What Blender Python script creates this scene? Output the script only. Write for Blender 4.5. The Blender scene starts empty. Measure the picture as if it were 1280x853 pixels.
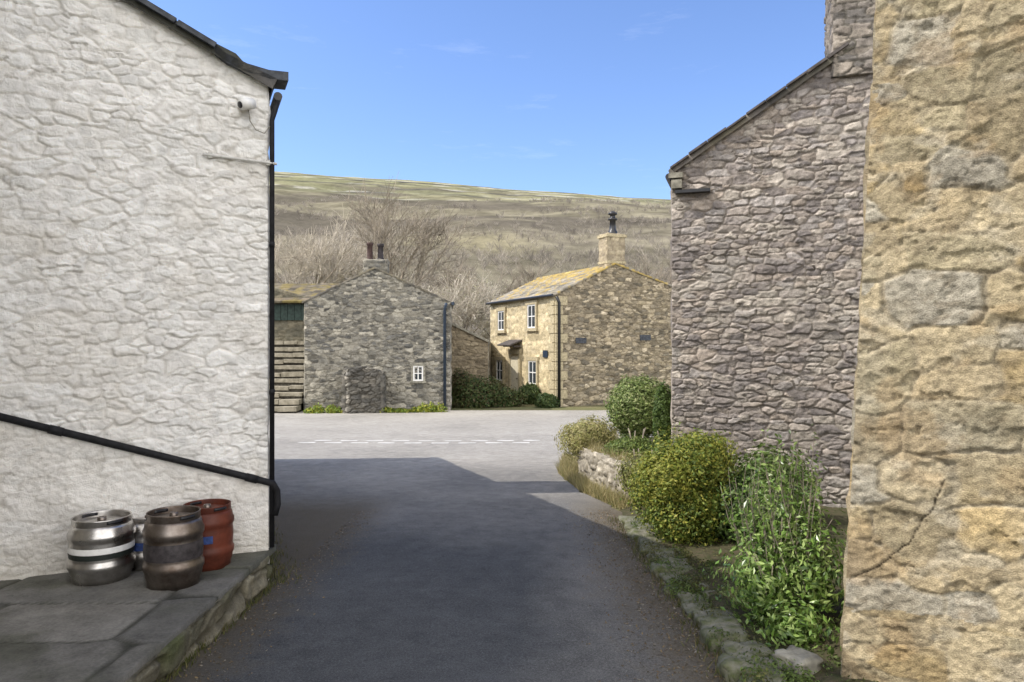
import bpy, math, random
import numpy as np
from mathutils import Vector
random.seed(7); rng=np.random.default_rng(7)
S=bpy.context.scene; COL=S.collection
OFF={}
PI=math.pi
# ---------------------------------------------------------------- object helpers
def link(o,parent=None):
    COL.objects.link(o)
    if parent is not None: o.parent=parent
    return o
def thing(name,label,cat,loc=(0,0,0),group=None):
    o=bpy.data.objects.new(name,None); link(o); o.location=loc; OFF[o.name]=np.array(loc,float)
    o['label']=label; o['category']=cat
    if group: o['group']=group
    return o
def tag(o,label,cat,group=None,kind=None):
    o['label']=label; o['category']=cat
    if group: o['group']=group
    if kind: o['kind']=kind
    return o
def struct(o,label=None):
    o['kind']='structure'; o['label']=label or o.name.replace('_',' '); o['category']=o.name.split('.')[0].replace('_',' ')
    return o
def mesh_np(name,V,F,mat,parent=None,C=None,smooth=True):
    V=np.asarray(V,float)
    off=OFF.get(parent.name,np.zeros(3)) if parent is not None else np.zeros(3)
    V=V-off
    me=bpy.data.meshes.new(name); me.vertices.add(len(V)); me.vertices.foreach_set('co',V.astype(np.float32).ravel())
    if isinstance(F,np.ndarray):
        k=F.shape[1]; m=len(F)
        me.loops.add(m*k); me.loops.foreach_set('vertex_index',F.astype(np.int32).ravel())
        me.polygons.add(m); me.polygons.foreach_set('loop_start',(np.arange(m)*k).astype(np.int32))
    else:
        idx=[i for f in F for i in f]; st=[];c=0
        for f in F: st.append(c); c+=len(f)
        me.loops.add(len(idx)); me.loops.foreach_set('vertex_index',np.array(idx,np.int32))
        me.polygons.add(len(F)); me.polygons.foreach_set('loop_start',np.array(st,np.int32)); m=len(F)
    me.update(calc_edges=True)
    me.polygons.foreach_set('use_smooth',np.full(m,smooth,bool))
    if C is not None:
        C=np.asarray(C,float)
        if C.shape[1]==3: C=np.concatenate([C,np.ones((len(C),1))],1)
        a=me.color_attributes.new('Col','FLOAT_COLOR','POINT'); a.data.foreach_set('color',C.astype(np.float32).ravel())
    me.materials.append(mat)
    o=bpy.data.objects.new(name,me); link(o,parent); OFF[o.name]=off
    return o
class MB:
    def __init__(s): s.v=[]; s.f=[]
    def add(s,vs,fs):
        b=len(s.v); s.v+= [tuple(p) for p in vs]; s.f+= [tuple(b+i for i in f) for f in fs]
    def obox(s,c,U,N,size,Z=(0,0,1)):
        c=np.array(c,float);U=np.array(U,float);N=np.array(N,float);Z=np.array(Z,float)
        a,b,d=size[0]/2,size[1]/2,size[2]/2
        vs=[c+U*a*i+N*b*j+Z*d*k for i in(-1,1) for j in(-1,1) for k in(-1,1)]
        s.add(vs,[(0,1,3,2),(4,6,7,5),(0,4,5,1),(2,3,7,6),(0,2,6,4),(1,5,7,3)])
    def tube(s,path,r,n=10,cap=True):
        P=[Vector(p) for p in path]; R=r if isinstance(r,(list,tuple)) else [r]*len(P)
        rings=[]
        up=None
        for i,p in enumerate(P):
            d=(P[min(i+1,len(P)-1)]-P[max(i-1,0)]).normalized()
            if up is None:
                up=Vector((0,0,1)) if abs(d.z)<.9 else Vector((1,0,0))
            a=d.cross(up); 
            if a.length<1e-4: a=d.orthogonal()
            a.normalize(); b=a.cross(d).normalized(); up=b
            rings.append([p+(a*math.cos(t)+b*math.sin(t))*R[i] for t in [2*PI*k/n for k in range(n)]])
        vs=[q for r_ in rings for q in r_]; fs=[]
        for i in range(len(P)-1):
            for k in range(n):
                k2=(k+1)%n; fs.append((i*n+k,i*n+k2,(i+1)*n+k2,(i+1)*n+k))
        if cap: fs.append(tuple(range(n-1,-1,-1))); fs.append(tuple((len(P)-1)*n+k for k in range(n)))
        s.add(vs,fs)
    def lathe(s,c,prof,n=40):
        vs=[];fs=[]
        for r,z in prof:
            for k in range(n):
                t=2*PI*k/n; vs.append((c[0]+r*math.cos(t),c[1]+r*math.sin(t),c[2]+z))
        for i in range(len(prof)-1):
            for k in range(n):
                k2=(k+1)%n; fs.append((i*n+k,i*n+k2,(i+1)*n+k2,(i+1)*n+k))
        s.add(vs,fs)
    def prism(s,front,vec):
        n=len(front); f=[np.array(p,float) for p in front]; b=[p+np.array(vec,float) for p in f]
        s.add(f+b,[tuple(range(n)),tuple(range(2*n-1,n-1,-1))]+[(i,i+n,(i+1)%n+n,(i+1)%n) for i in range(n)])
    def build(s,name,mat,parent=None,smooth=False): return mesh_np(name,s.v,s.f,mat,parent,None,smooth)
# ---------------------------------------------------------------- noise
def hsh(i,j,s): 
    x=np.sin(i*127.1+j*311.7+s*74.7)*43758.5453
    return x-np.floor(x)
def vn(x,y,s=0):
    i=np.floor(x);j=np.floor(y);f=x-i;g=y-j;f=f*f*(3-2*f);g=g*g*(3-2*g)
    return (hsh(i,j,s)*(1-f)+hsh(i+1,j,s)*f)*(1-g)+(hsh(i,j+1,s)*(1-f)+hsh(i+1,j+1,s)*f)*g
def fbm(x,y,s=0,o=4):
    t=0;a=.5
    for k in range(o): t=t+a*vn(x*2**k,y*2**k,s+k*3.1); a*=.5
    return t/(1-.5**o)
def ss(a,b,x):
    t=np.clip((x-a)/(b-a),0,1); return t*t*(3-2*t)
def mixc(a,b,t): 
    return a*(1-t[...,None])+b*t[...,None]
def full(C,c): return np.broadcast_to(np.array(c,float),C.shape)
def palcol(pal,r):
    pal=np.array(pal,float); n=len(pal); i=np.clip((r*n).astype(int),0,n-1); return pal[i]
def stones(u,v,w,h,s,jit=.75,p=3.,warp=.25):
    uu=u+warp*w*(fbm(u/w*1.3,v/w*1.3,s+20,3)-.5)*1.4
    vv=v+warp*h*(fbm(u/w*1.1,v/h*.8,s+30,3)-.5)*2.2
    gu=uu/w;gv=vv/h;j0=np.floor(gv)
    F1=np.full(u.shape,9.);F2=np.full(u.shape,9.);A=np.zeros(u.shape);B=np.zeros(u.shape)
    for dj in(-1,0,1):
        j=j0+dj; off=hsh(j,7,s)*3; i0=np.floor(gu+off)
        for di in(-2,-1,0,1,2):
            i=i0+di
            cu=i+.5+jit*(hsh(i,j,s+1)-.5)-off; cv=j+.5+jit*.7*(hsh(i,j,s+2)-.5)
            wt=.75+.55*hsh(i,j,s+5)
            d=((np.abs(gu-cu)*1.05)**p+(np.abs(gv-cv))**p)**(1/p)*wt
            lt=d<F1
            F2=np.where(lt,F1,np.minimum(F2,d)); A=np.where(lt,i,A);B=np.where(lt,j,B);F1=np.where(lt,d,F1)
    return F1,F2,A,B
def rubble(w,h,s,pal,mort,depth,jit=.75,p=3.,joint=.2,warp=.25,rough=.35,grime=None,facet=.7,after=None,cvar=.4,ev=.06,two=0,smear=1.,ms=0.,line=0.):
    mort=np.array(mort,float)
    def f(u,v):
        F1,F2,A,B=stones(u,v,w,h,s,jit,p,warp)
        e=F2-F1
        if two:
            G1,G2,A2,B2=stones(u,v,w*two,h*two,s+200,jit,p,warp)
            sel=fbm(u/w*.45,v/h*.4,s+90,4)>.5
            e=np.where(sel,G2-G1,e);A=np.where(sel,A2+1000,A);B=np.where(sel,B2+1000,B)
        e=e+ev*(fbm(u/h*2.5,v/h*2.5,s+44,4)-.5); m=ss(.0,joint,e)
        k=1.
        if smear<1:
            k=smear+(1-smear)*ss(.38,.62,fbm(u/w*.9,v/h*.7,s+95,4)); m=1-(1-m)*k
        r1=hsh(A,B,s+11);r2=hsh(A,B,s+12);r3=hsh(A,B,s+13)
        n=fbm(u/w*3,v/w*3,s+40,5)-.5
        fc=fbm(u/w*1.6+A*13.7,v/h*1.1+B*7.3,s+42,4)-.5
        H=depth*(m*(.35+.65*r1+facet*1.6*fc)+rough*2*n*(.4+.6*m))
        C=palcol(pal,r2)*(1-cvar/2+cvar*r3)[...,None]
        C=C*(.72+.56*fbm(u/w*2.3+A*3.3,v/w*2.3,s+50,5))[...,None]
        mc=mort*(.75+.5*fbm(u*6,v*6,s+60,3))[...,None]
        C=mixc(mc,C,m)
        if ms: C=mixc(C,mc,ss(.48,.66,fbm(u/w*2.1,v/h*1.3,s+97,5))*ms)
        if line: C=C*(1-line*k*(1-ss(.0,.045,e)))[...,None]  # thin dark line painted into the joints for their shadow
        if grime is not None:
            gc,gs,ga=grime
            g=ss(.48,.72,fbm(u*gs,v*gs*.7,s+70,5))*ga
            C=mixc(C,full(C,gc),g)
        if after: H,C=after(u,v,H,C,m)
        return H,C
    return f
def slates(w,h,s,pal,moss=(.3,.22,.05),ma=.5,step=.03,up=0.,ms=1.6):
    def f(u,v):
        v0=v
        v=v+.02*(vn(u*1.5,v*1.5,s)-.5)
        j=np.floor(v/h);off=hsh(j,3,s)*5;g=u/w+off;i=np.floor(g)
        ff=v/h-j; fu=g-i
        H=step*(1-ff)+.012*hsh(i,j,s+1)+.01*(fbm(u*8,v*8,s,3)-.5)
        jm=ss(.0,.07,fu)*ss(.0,.07,1-fu); H=H-.015*(1-jm)
        C=palcol(pal,hsh(i,j,s+2))*(.7+.6*hsh(i,j,s+3))[...,None]*(.6+.4*jm)[...,None]*(.65+.35*ss(0,.2,1-ff))[...,None]
        C=C*(.75+.5*fbm(u*5,v*5,s+9,4))[...,None]
        g2=ss(.42,.66,fbm(u*ms,v*ms,s+8,5)+up*(v0-1.5))*ma
        return H,mixc(C,full(C,moss)*(.5+1.*fbm(u*6,v*6,s+4,4))[...,None],g2)
    return f
def surf(O,U,V,L,v0,v1,du,dv,hc,wrap=.12,lean=0.,du_off=0.,leanv=None):
    O=np.array(O,float);U=np.array(U,float);V=np.array(V,float);N=np.cross(U,V)
    nu=max(3,int(L/du)+1);u=np.linspace(0,L,nu)
    us=np.concatenate([[0],u,[L]]); pu=np.concatenate([[1],np.zeros(nu),[1]])
    a=v0(us) if callable(v0) else np.full(us.shape,float(v0)); b=v1(us) if callable(v1) else np.full(us.shape,float(v1))
    nv=max(3,int((b-a).max()/dv)+1);t=np.linspace(0,1,nv)
    ts=np.concatenate([[0],t,[1]]);pv=np.concatenate([[1],np.zeros(nv),[1]])
    UU=us[:,None]+0*ts[None,:]; VV=a[:,None]+(b-a)[:,None]*ts[None,:]
    push=np.maximum(pu[:,None],pv[None,:])
    H,C=hc(UU+du_off,VV); D=np.where(push>0,np.minimum(H,0)-wrap,H)
    P=O+UU[...,None]*U+VV[...,None]*V+D[...,None]*N
    if lean: P=P+(lean*np.maximum(0,1-UU/max(L,.01))*VV)[...,None]*U
    if leanv is not None: P=P+VV[...,None]*np.array(leanv,float)
    n1,n2=UU.shape
    I=np.arange(n1*n2).reshape(n1,n2)
    F=np.stack([I[:-1,:-1],I[1:,:-1],I[1:,1:],I[:-1,1:]],-1).reshape(-1,4)
    return P.reshape(-1,3),F,C.reshape(-1,3)
def join(name,parts,mat,parent=None,smooth=True):
    V=[];F=[];C=[];b=0
    for v,f,c in parts: V.append(v);F.append(f+b);C.append(c);b+=len(v)
    return mesh_np(name,np.concatenate(V),np.concatenate(F),mat,parent,np.concatenate(C),smooth)
# ---------------------------------------------------------------- materials
def newmat(name):
    m=bpy.data.materials.new(name);m.use_nodes=True;nt=m.node_tree
    return m,nt,nt.nodes['Principled BSDF']
def N(nt,t,**kw):
    n=nt.nodes.new(t)
    for k,v in kw.items(): setattr(n,k,v)
    return n
def noise(nt,scale,detail=6,vec=None,rough=.6):
    n=N(nt,'ShaderNodeTexNoise');n.inputs['Scale'].default_value=scale;n.inputs['Detail'].default_value=detail;n.inputs['Roughness'].default_value=rough
    if vec: nt.links.new(vec,n.inputs['Vector'])
    return n.outputs['Fac']
def mrange(nt,x,a,b,c,d):
    n=N(nt,'ShaderNodeMapRange');nt.links.new(x,n.inputs[0])
    for i,v in enumerate((a,b,c,d)): n.inputs[i+1].default_value=v
    return n.outputs[0]
def math_(nt,op,a,b):
    n=N(nt,'ShaderNodeMath',operation=op)
    for i,x in enumerate((a,b)):
        if isinstance(x,(int,float)): n.inputs[i].default_value=x
        else: nt.links.new(x,n.inputs[i])
    return n.outputs[0]
def mixn(nt,f,a,b,bt='MIX'):
    n=N(nt,'ShaderNodeMix',data_type='RGBA',blend_type=bt)
    for i,x in ((0,f),(6,a),(7,b)):
        if isinstance(x,(int,float)): n.inputs[i].default_value=x
        elif isinstance(x,tuple): n.inputs[i].default_value=(*x,1)
        else: nt.links.new(x,n.inputs[i])
    return n.outputs[2]
def bump(nt,b,h,dist,strength=1.):
    n=N(nt,'ShaderNodeBump');n.inputs['Strength'].default_value=strength;n.inputs['Distance'].default_value=dist
    nt.links.new(h,n.inputs['Height']);nt.links.new(n.outputs[0],b.inputs['Normal'])
def gray(nt,x):
    n=N(nt,'ShaderNodeCombineColor')
    for i in range(3): nt.links.new(x,n.inputs[i])
    return n.outputs[0]
def mat_col(name,rough=.9,s1=9.,s2=60.,amt=.35,bd=.012,spec=.2):
    m,nt,b=newmat(name)
    a=N(nt,'ShaderNodeAttribute',attribute_name='Col'); tc=N(nt,'ShaderNodeTexCoord').outputs['Object']
    n1=noise(nt,s1,8,tc,.65);n2=noise(nt,s2,6,tc,.7)
    f=math_(nt,'ADD',mrange(nt,n1,.25,.75,1-amt,1+amt),mrange(nt,n2,.25,.75,-amt*.9,amt*.9))
    nt.links.new(mixn(nt,1.,a.outputs['Color'],gray(nt,f),'MULTIPLY'),b.inputs['Base Color'])
    b.inputs['Roughness'].default_value=rough;b.inputs['Specular IOR Level'].default_value=spec
    bump(nt,b,math_(nt,'ADD',n1,math_(nt,'MULTIPLY',n2,.7)),bd)
    return m
def mat_plain(name,c,rough=.6,metal=0.,var=.25,scale=12.,bd=.002,spec=.4,c2=None):
    m,nt,b=newmat(name);tc=N(nt,'ShaderNodeTexCoord').outputs['Object']
    n1=noise(nt,scale,6,tc)
    c1=c if c2 else tuple(min(1,x*(1+var)) for x in c); c2=c2 or tuple(x*(1-var) for x in c)
    nt.links.new(mixn(nt,mrange(nt,n1,.35,.65,0,1),c1,c2),b.inputs['Base Color'])
    b.inputs['Metallic'].default_value=metal;b.inputs['Specular IOR Level'].default_value=spec
    nt.links.new(mrange(nt,n1,.2,.8,max(.05,rough-.12),min(1,rough+.12)),b.inputs['Roughness'])
    if bd: bump(nt,b,n1,bd)
    return m
M={}
M['stone']=mat_col('rubble_stone',.92,15,90,.36,.018)
M['stone_near']=mat_col('near_sandstone',.92,24,150,.46,.018)
M['stone_far']=mat_col('far_stone',.92,5,22,.32,.03)
M['white']=mat_col('white_painted_stone',.75,28,110,.05,.014,.3)
M['slate']=mat_col('stone_slate',.9,6,30,.25,.01)
M['flag']=mat_col('flagstone',.85,7,60,.35,.008,.3)
M['hill']=mat_col('moorland',1,.06,.4,.32,.6,0)
M['soil']=mat_plain('soil',(.085,.07,.045),.95,0,.5,20,.02,.1,(.05,.055,.025))
M['black']=mat_plain('black_paint',(.012,.012,.014),.4,0,.3,20,.0005,.5)
M['blackmatt']=mat_plain('matt_black_paint',(.014,.014,.016),.7,0,.3,20,.0005,.25)
M['blue']=mat_plain('blue_black_paint',(.02,.035,.06),.4,0,.3,20,.0005,.5)
M['darkslate']=mat_plain('dark_slate',(.045,.05,.06),.6,0,.5,14,.01,.4)
M['brownslate']=mat_plain('brown_slate',(.085,.075,.07),.8,0,.4,10,.01,.2)
M['steel']=mat_plain('brushed_steel',(.70,.68,.65),.32,1.,.25,9,.0008,.4,(.38,.36,.34))
M['dullsteel']=mat_plain('dull_steel',(.33,.29,.26),.42,1.,.4,7,.001,.5,(.13,.10,.08))
M['red']=mat_plain('red_plastic',(.115,.03,.017),.5,0,.35,8,.001,.3)
M['darkband']=mat_plain('dark_paint_band',(.02,.025,.022),.5,0,.3,30,0)
M['band']=mat_plain('dark_grey_band',(.055,.048,.05),.5,.2,.4,25,0)
M['bluelab']=mat_plain('blue_label',(.03,.06,.2),.6,0,.25,40,0)
M['whitep']=mat_plain('white_paint',(.80,.79,.76),.5,0,.06,30,.0005)
M['greyp']=mat_plain('pale_grey_paint',(.55,.54,.51),.6,0,.15,30,.0005)
M['glass']=mat_plain('window_glass',(.03,.04,.05),.08,0,.3,2,0,.6)
M['dress']=mat_plain('dressed_stone',(.40,.34,.22),.9,0,.3,14,.008,.2)
M['dressgrey']=mat_plain('grey_dressed_stone',(.25,.235,.19),.9,0,.4,10,.01,.2)
M['tread']=mat_plain('pale_step_stone',(.36,.325,.255),.95,0,.5,5,.03,.1,(.20,.18,.135))  # tread stone, paler than the risers
M['riser']=mat_plain('dark_step_stone',(.10,.09,.072),.95,0,.5,8,.02,.1)
M['terra']=mat_plain('dark_terracotta',(.06,.038,.034),.8,0,.35,10,.003,.2)
M['darkpot']=mat_plain('dark_clay',(.04,.034,.035),.7,0,.35,10,.003,.2)
M['wood']=mat_plain('dark_green_wood',(.02,.04,.032),.6,0,.4,8,.002)
M['door']=mat_plain('cream_door_paint',(.55,.50,.38),.5,0,.15,8,.001)
M['trunk']=mat_plain('bark',(.25,.215,.17),.95,0,.4,3,.02,.1)
M['twig']=mat_plain('twigs',(.29,.25,.20),.95,0,.35,.8,0,.1)
M['twigpale']=mat_plain('pale_twigs',(.45,.40,.33),.95,0,.3,.8,0,.1)
M['rock']=mat_plain('mossy_rock',(.20,.19,.15),.92,0,.4,12,.03,.2,(.085,.098,.038))
M['marking']=mat_plain('worn_white_marking',(.72,.70,.66),.8,0,.3,3,0,.2,(.40,.385,.35))
def mat_leaf(name,rough=.5,spec=.3):
    m,nt,b=newmat(name);a=N(nt,'ShaderNodeAttribute',attribute_name='Col')
    nt.links.new(a.outputs['Color'],b.inputs['Base Color']);b.inputs['Roughness'].default_value=rough;b.inputs['Specular IOR Level'].default_value=spec
    tr=N(nt,'ShaderNodeBsdfTranslucent');nt.links.new(a.outputs['Color'],tr.inputs['Color'])
    mx=N(nt,'ShaderNodeMixShader');mx.inputs[0].default_value=.3
    nt.links.new(b.outputs[0],mx.inputs[1]);nt.links.new(tr.outputs[0],mx.inputs[2])
    nt.links.new(mx.outputs[0],nt.nodes['Material Output'].inputs[0]);return m
M['leaf']=mat_leaf('leaves'); M['glossleaf']=mat_leaf('glossy_leaves',.32,.5)
def mat_road():
    m,nt,b=newmat('asphalt');tc=N(nt,'ShaderNodeTexCoord').outputs['Object']
    sp=N(nt,'ShaderNodeSeparateXYZ');nt.links.new(tc,sp.inputs[0]);X,Y=sp.outputs[0],sp.outputs[1]
    big=noise(nt,.5,4,tc);mid=noise(nt,6,6,tc);fine=noise(nt,75,5,tc,.85);grit=noise(nt,170,2,tc,.8)
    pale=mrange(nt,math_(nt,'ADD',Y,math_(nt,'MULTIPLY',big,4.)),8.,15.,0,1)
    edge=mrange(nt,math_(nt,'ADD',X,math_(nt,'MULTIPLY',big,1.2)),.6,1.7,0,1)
    c=mixn(nt,math_(nt,'MAXIMUM',pale,math_(nt,'MULTIPLY',edge,.6)),(.084,.087,.091),(.30,.28,.245))  # paler junction tarmac and dusty right edge, lightened to carry the sunlit tone
    f=math_(nt,'ADD',mrange(nt,fine,.3,.7,.35,1.65),mrange(nt,big,.3,.7,-.15,.15))
    f=math_(nt,'ADD',f,mrange(nt,grit,.58,.70,0,1.6))
    f=math_(nt,'ADD',f,mrange(nt,mid,.3,.7,-.2,.2))
    c=mixn(nt,1.,c,gray(nt,f),'MULTIPLY')
    near=mrange(nt,Y,8.2,9.5,1,0)
    left=mrange(nt,math_(nt,'SUBTRACT',math_(nt,'MULTIPLY',mid,.7),X),1.70,2.15,0,1)
    right=mrange(nt,math_(nt,'ADD',X,math_(nt,'ADD',math_(nt,'MULTIPLY',mid,.8),math_(nt,'MULTIPLY',big,.5))),1.25,1.7,0,1)
    mo=math_(nt,'MAXIMUM',left,right)
    c=mixn(nt,math_(nt,'MULTIPLY',math_(nt,'MULTIPLY',mo,near),.8),c,mixn(nt,fine,(.05,.04,.022),(.16,.125,.075)))
    nt.links.new(c,b.inputs['Base Color']);b.inputs['Roughness'].default_value=.85;b.inputs['Specular IOR Level'].default_value=.25
    bump(nt,b,math_(nt,'ADD',fine,math_(nt,'MULTIPLY',mid,.6)),.014)
    return m
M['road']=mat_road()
def mat_ground():
    m,nt,b=newmat('grass_ground');tc=N(nt,'ShaderNodeTexCoord').outputs['Object']
    a=noise(nt,.6,6,tc);f=noise(nt,30,6,tc)
    c=mixn(nt,mrange(nt,a,.35,.65,0,1),(.09,.105,.03),(.18,.15,.07));c=mixn(nt,1.,c,gray(nt,mrange(nt,f,.3,.7,.5,1.5)),'MULTIPLY')
    nt.links.new(c,b.inputs['Base Color']);b.inputs['Roughness'].default_value=1;bump(nt,b,f,.04);return m
M['ground']=mat_ground()
# ---------------------------------------------------------------- ground, road
def gz(y): return -.042*np.clip(y,-10,27)
def nonuni(lo,hi,near,fine,coarse):
    a=list(np.arange(-near,near+1e-6,fine)); k=near;st=fine
    r=[]
    while k<hi: st*=coarse;k+=st;r.append(min(k,hi))
    l=[];k=near;st=fine
    while k<-lo: st*=coarse;k+=st;l.append(-min(k,-lo))
    return np.array(l[::-1]+a+r)
def grid(xs,ys,zf):
    X,Y=np.meshgrid(xs,ys,indexing='ij');Z=zf(X,Y);P=np.stack([X,Y,Z],-1).reshape(-1,3)
    I=np.arange(X.size).reshape(X.shape);F=np.stack([I[:-1,:-1],I[1:,:-1],I[1:,1:],I[:-1,1:]],-1).reshape(-1,4);return P,F
xs=nonuni(-2500,2500,30,3,1.5);ys=nonuni(-2500,2500,27,3,1.5)
ys=np.unique(np.concatenate([ys,[-10.,27.]]))
P,F=grid(xs,ys,lambda X,Y:gz(Y)-.006);struct(mesh_np('ground',P,F,M['ground']),'grassy ground of the village and valley floor')
yr=np.concatenate([np.linspace(-9,27,240),[27.7,28.4]])
xl=np.interp(yr,[-9,5.4,13,14.5,28.4],[-1.86,-1.86,-5.2,-45,-45])
xr=np.interp(yr,[-9,8.4,9.6,11.3,13,15,17,18,28.4],[1.25,1.25,.95,.75,1.0,2.4,7,45,45])
xr=xr+.05*np.sin(yr*5.1)+.04*np.sin(yr*11.7)
tt=np.linspace(0,1,50)
X=xl[:,None]+(xr-xl)[:,None]*tt;Y=yr[:,None]+0*tt;Z=gz(Y)
P=np.stack([X,Y,Z],-1).reshape(-1,3);I=np.arange(X.size).reshape(X.shape)
F=np.stack([I[:-1,:-1],I[:-1,1:],I[1:,1:],I[1:,:-1]],-1).reshape(-1,4)
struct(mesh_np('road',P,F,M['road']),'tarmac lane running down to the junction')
mk=MB()
for row,(y0,c) in enumerate(((16.0,0),(16.5,.25))):
    x=-4.6+c
    while x<.6:
        yy=y0+.02*(x+2)**2
        mk.obox((x,yy,float(gz(np.array(yy)))+.005),(1,0,0),(0,1,-.042),(.38,.17,.002))
        x+=.6
struct(mk.build('road_marking',M['marking']),'worn dashed white give way marking across the lane mouth')
# ---------------------------------------------------------------- hillside
def hillz(X,Y):
    Hc=np.clip(104.5-.073*X,55,150)
    t=(Y-60)/420
    pr=np.interp(t,[0,.1,.2,.4,.6,.8,.92,1.,1.1,2.5],[0,.035,.13,.36,.60,.80,.93,1.,1.02,1.05])
    return -1.4+Hc*pr+ (fbm(X/60,Y/60,3,4)-.5)*9*np.clip(t*3,0,1)*np.clip((1.2-t)*2,.05,1)
hx=np.concatenate([np.arange(-900,-260,40),np.arange(-260,240,1.7),np.arange(240,900,40)]);hy=np.concatenate([np.arange(60,500,1.7),np.arange(500,1000,40)])
P,F=grid(hx,hy,hillz)
x,y=P[:,0],P[:,1];t=(y-60)/420+.08*(fbm(x/70,y/70,5,4)-.5)
C=np.zeros((len(P),3))
stops=[0,.25,.4,.6,.72,.85,1.,1.3];cs=np.array([(.17,.158,.105),(.165,.15,.108),(.17,.152,.112),(.19,.173,.12),(.21,.196,.125),(.225,.216,.13),(.255,.245,.14),(.255,.24,.14)])
for k in range(3): C[:,k]=np.interp(t,stops,cs[:,k])
C*=(.38+1.22*fbm(x/11,y/6,8,6))[:,None]
n=fbm(x/38,y/18,14,6);C=mixc(C,full(C,(.104,.092,.075)),ss(.43,.58,n)*(1-ss(.75,.93,t))*.8)
n=fbm(x/50,y/14,17,5);C=mixc(C,full(C,(.19,.192,.11)),ss(.5,.62,n)*ss(.5,.75,t)*.55)
for t0,am,wd_ in ((.975,.6,.008),(.93,.9,.012),(.895,1.,.014),(.85,.8,.011),(.79,.8,.012),(.73,.7,.010),(.66,.5,.010)):
    nn=.04*(fbm(x/26,y*0,30+t0,5)-.5)
    d=np.abs(t-t0-nn);sc=(1-ss(.003,wd_,d))*ss(.36,.54,fbm(x/20,y/30,31+t0*10,5))*am
    C=mixc(C,full(C,(.08,.077,.07)),sc)
    d2=np.abs(t-t0-wd_-.002-nn)
    sc2=(1-ss(.003,.010,d2))*ss(.44,.60,fbm(x/9,y/30,41+t0*10,5))*am*.75
    C=mixc(C,full(C,(.44,.425,.375)),sc2)
g=(1-ss(8,30,np.abs(x+14)))*(1-ss(5,16,np.abs(y-205)));C=mixc(C,full(C,(.28,.25,.155)),g*.5)
struct(mesh_np('hillside',P,F,M['hill'],None,C),'moorland fell rising behind the village')
# woodland on the lower fell
n=15000
wx=rng.uniform(-230,190,n);wy=rng.uniform(82,330,n)
keep=(fbm(wx/34,wy/20,61,4)+.40*(1-(wy-80)/190)+rng.uniform(-.12,.12,n))>.55
wx,wy=wx[keep],wy[keep];wz=hillz(wx,wy);n=len(wx);K=20
hgt=rng.uniform(1.8,5.8,n)*np.interp(wy,[80,330],[1,.5])
base=np.stack([wx,wy,wz],-1)[:,None,:]
az=rng.uniform(0,2*PI,(n,K));sp=rng.uniform(.05,.8,(n,K));ln=hgt[:,None]*rng.uniform(.4,.9,(n,K))
root=base+np.stack([np.cos(az)*sp*.9,np.sin(az)*sp*.9,rng.uniform(.05,.4,(n,K))*hgt[:,None]],-1)
tip=root+np.stack([np.cos(az)*sp*ln,np.sin(az)*sp*ln,ln*.6],-1)
wd=rng.uniform(.035,.10,(n,K));a2=rng.uniform(0,PI,(n,K));wv=np.stack([np.cos(a2)*wd,np.sin(a2)*wd*.3,0*wd],-1)
V=np.stack([root-wv,root+wv,tip],2).reshape(-1,3);F=np.arange(len(V)).reshape(-1,3)
wc=np.array([(.27,.24,.195),(.33,.29,.24),(.21,.185,.155),(.39,.345,.285)])[rng.integers(0,4,n)];wc=np.repeat(wc,K*3,0)
tag(mesh_np('woodland',V,F,M['leaf'],None,wc,False),'leafless brown woodland covering the lower fell','woodland',None,'stuff')
# ---------------------------------------------------------------- houses
def arr(a): return np.array(a,float)
def gable_parts(O,U2,L,D,zb,eL,eR,ua,za,hc,du,hcs=None,dus=None,lean=0):
    U=arr((U2[0],U2[1],0));B=arr((-U2[1],U2[0],0));Zv=arr((0,0,1));O=arr((O[0],O[1],0));dus=dus or du*3;hcs=hcs or hc
    top=lambda u:np.interp(u,[0,ua,L],[eL,za,eR])
    topb=lambda u:np.interp(u,[0,L-ua,L],[eR,za,eL])
    return [surf(O,U,Zv,L,zb,top,du,du,hc),
            surf(O+B*D,-B,Zv,D,zb,eL,dus,dus,hcs,du_off=17),
            surf(O+U*L,B,Zv,D,zb,eR,dus,dus,hc,du_off=31),
            surf(O+U*L+B*D,-U,Zv,L,zb,topb,du*4,du*4,hc,du_off=47)]
def roof_parts(O,U2,L,D,eL,eR,ua,za,hc,du,oh=.12,fo=.08,lift=.03):
    U=arr((U2[0],U2[1],0));B=arr((-U2[1],U2[0],0));Zv=arr((0,0,1));O=arr((O[0],O[1],0))
    out=[]
    sl=(za-eL)/ua;Vl=U+Zv*sl;ll=np.linalg.norm(Vl);Vl/=ll
    out.append(surf(O+B*(D+fo)+Zv*(eL+lift)-Vl*oh,-B,Vl,D+2*fo,0,ua*ll+oh,du,du,hc,wrap=.05))
    sr=(za-eR)/(L-ua);Vr=-U+Zv*sr;lr=np.linalg.norm(Vr);Vr/=lr
    out.append(surf(O+U*L-B*fo+Zv*(eR+lift)-Vr*oh,B,Vr,D+2*fo,0,(L-ua)*lr+oh,du,du,hc,wrap=.05,du_off=9))
    return out
def block(O,U2,L,D,z0,z1,hc,du):
    U=arr((U2[0],U2[1],0));B=arr((-U2[1],U2[0],0));Zv=arr((0,0,1));O=arr((O[0],O[1],0))
    return [surf(O,U,Zv,L,z0,z1,du,du,hc,wrap=.06),surf(O+B*D,-B,Zv,D,z0,z1,du,du,hc,wrap=.06,du_off=5),
            surf(O+U*L,B,Zv,D,z0,z1,du,du,hc,wrap=.06,du_off=9),surf(O+U*L+B*D,-U,Zv,L,z0,z1,du,du,hc,wrap=.06,du_off=13),
            surf(O+Zv*z1,U,B,L,0,D,du*2,du*2,hc,wrap=.03)]
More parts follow.
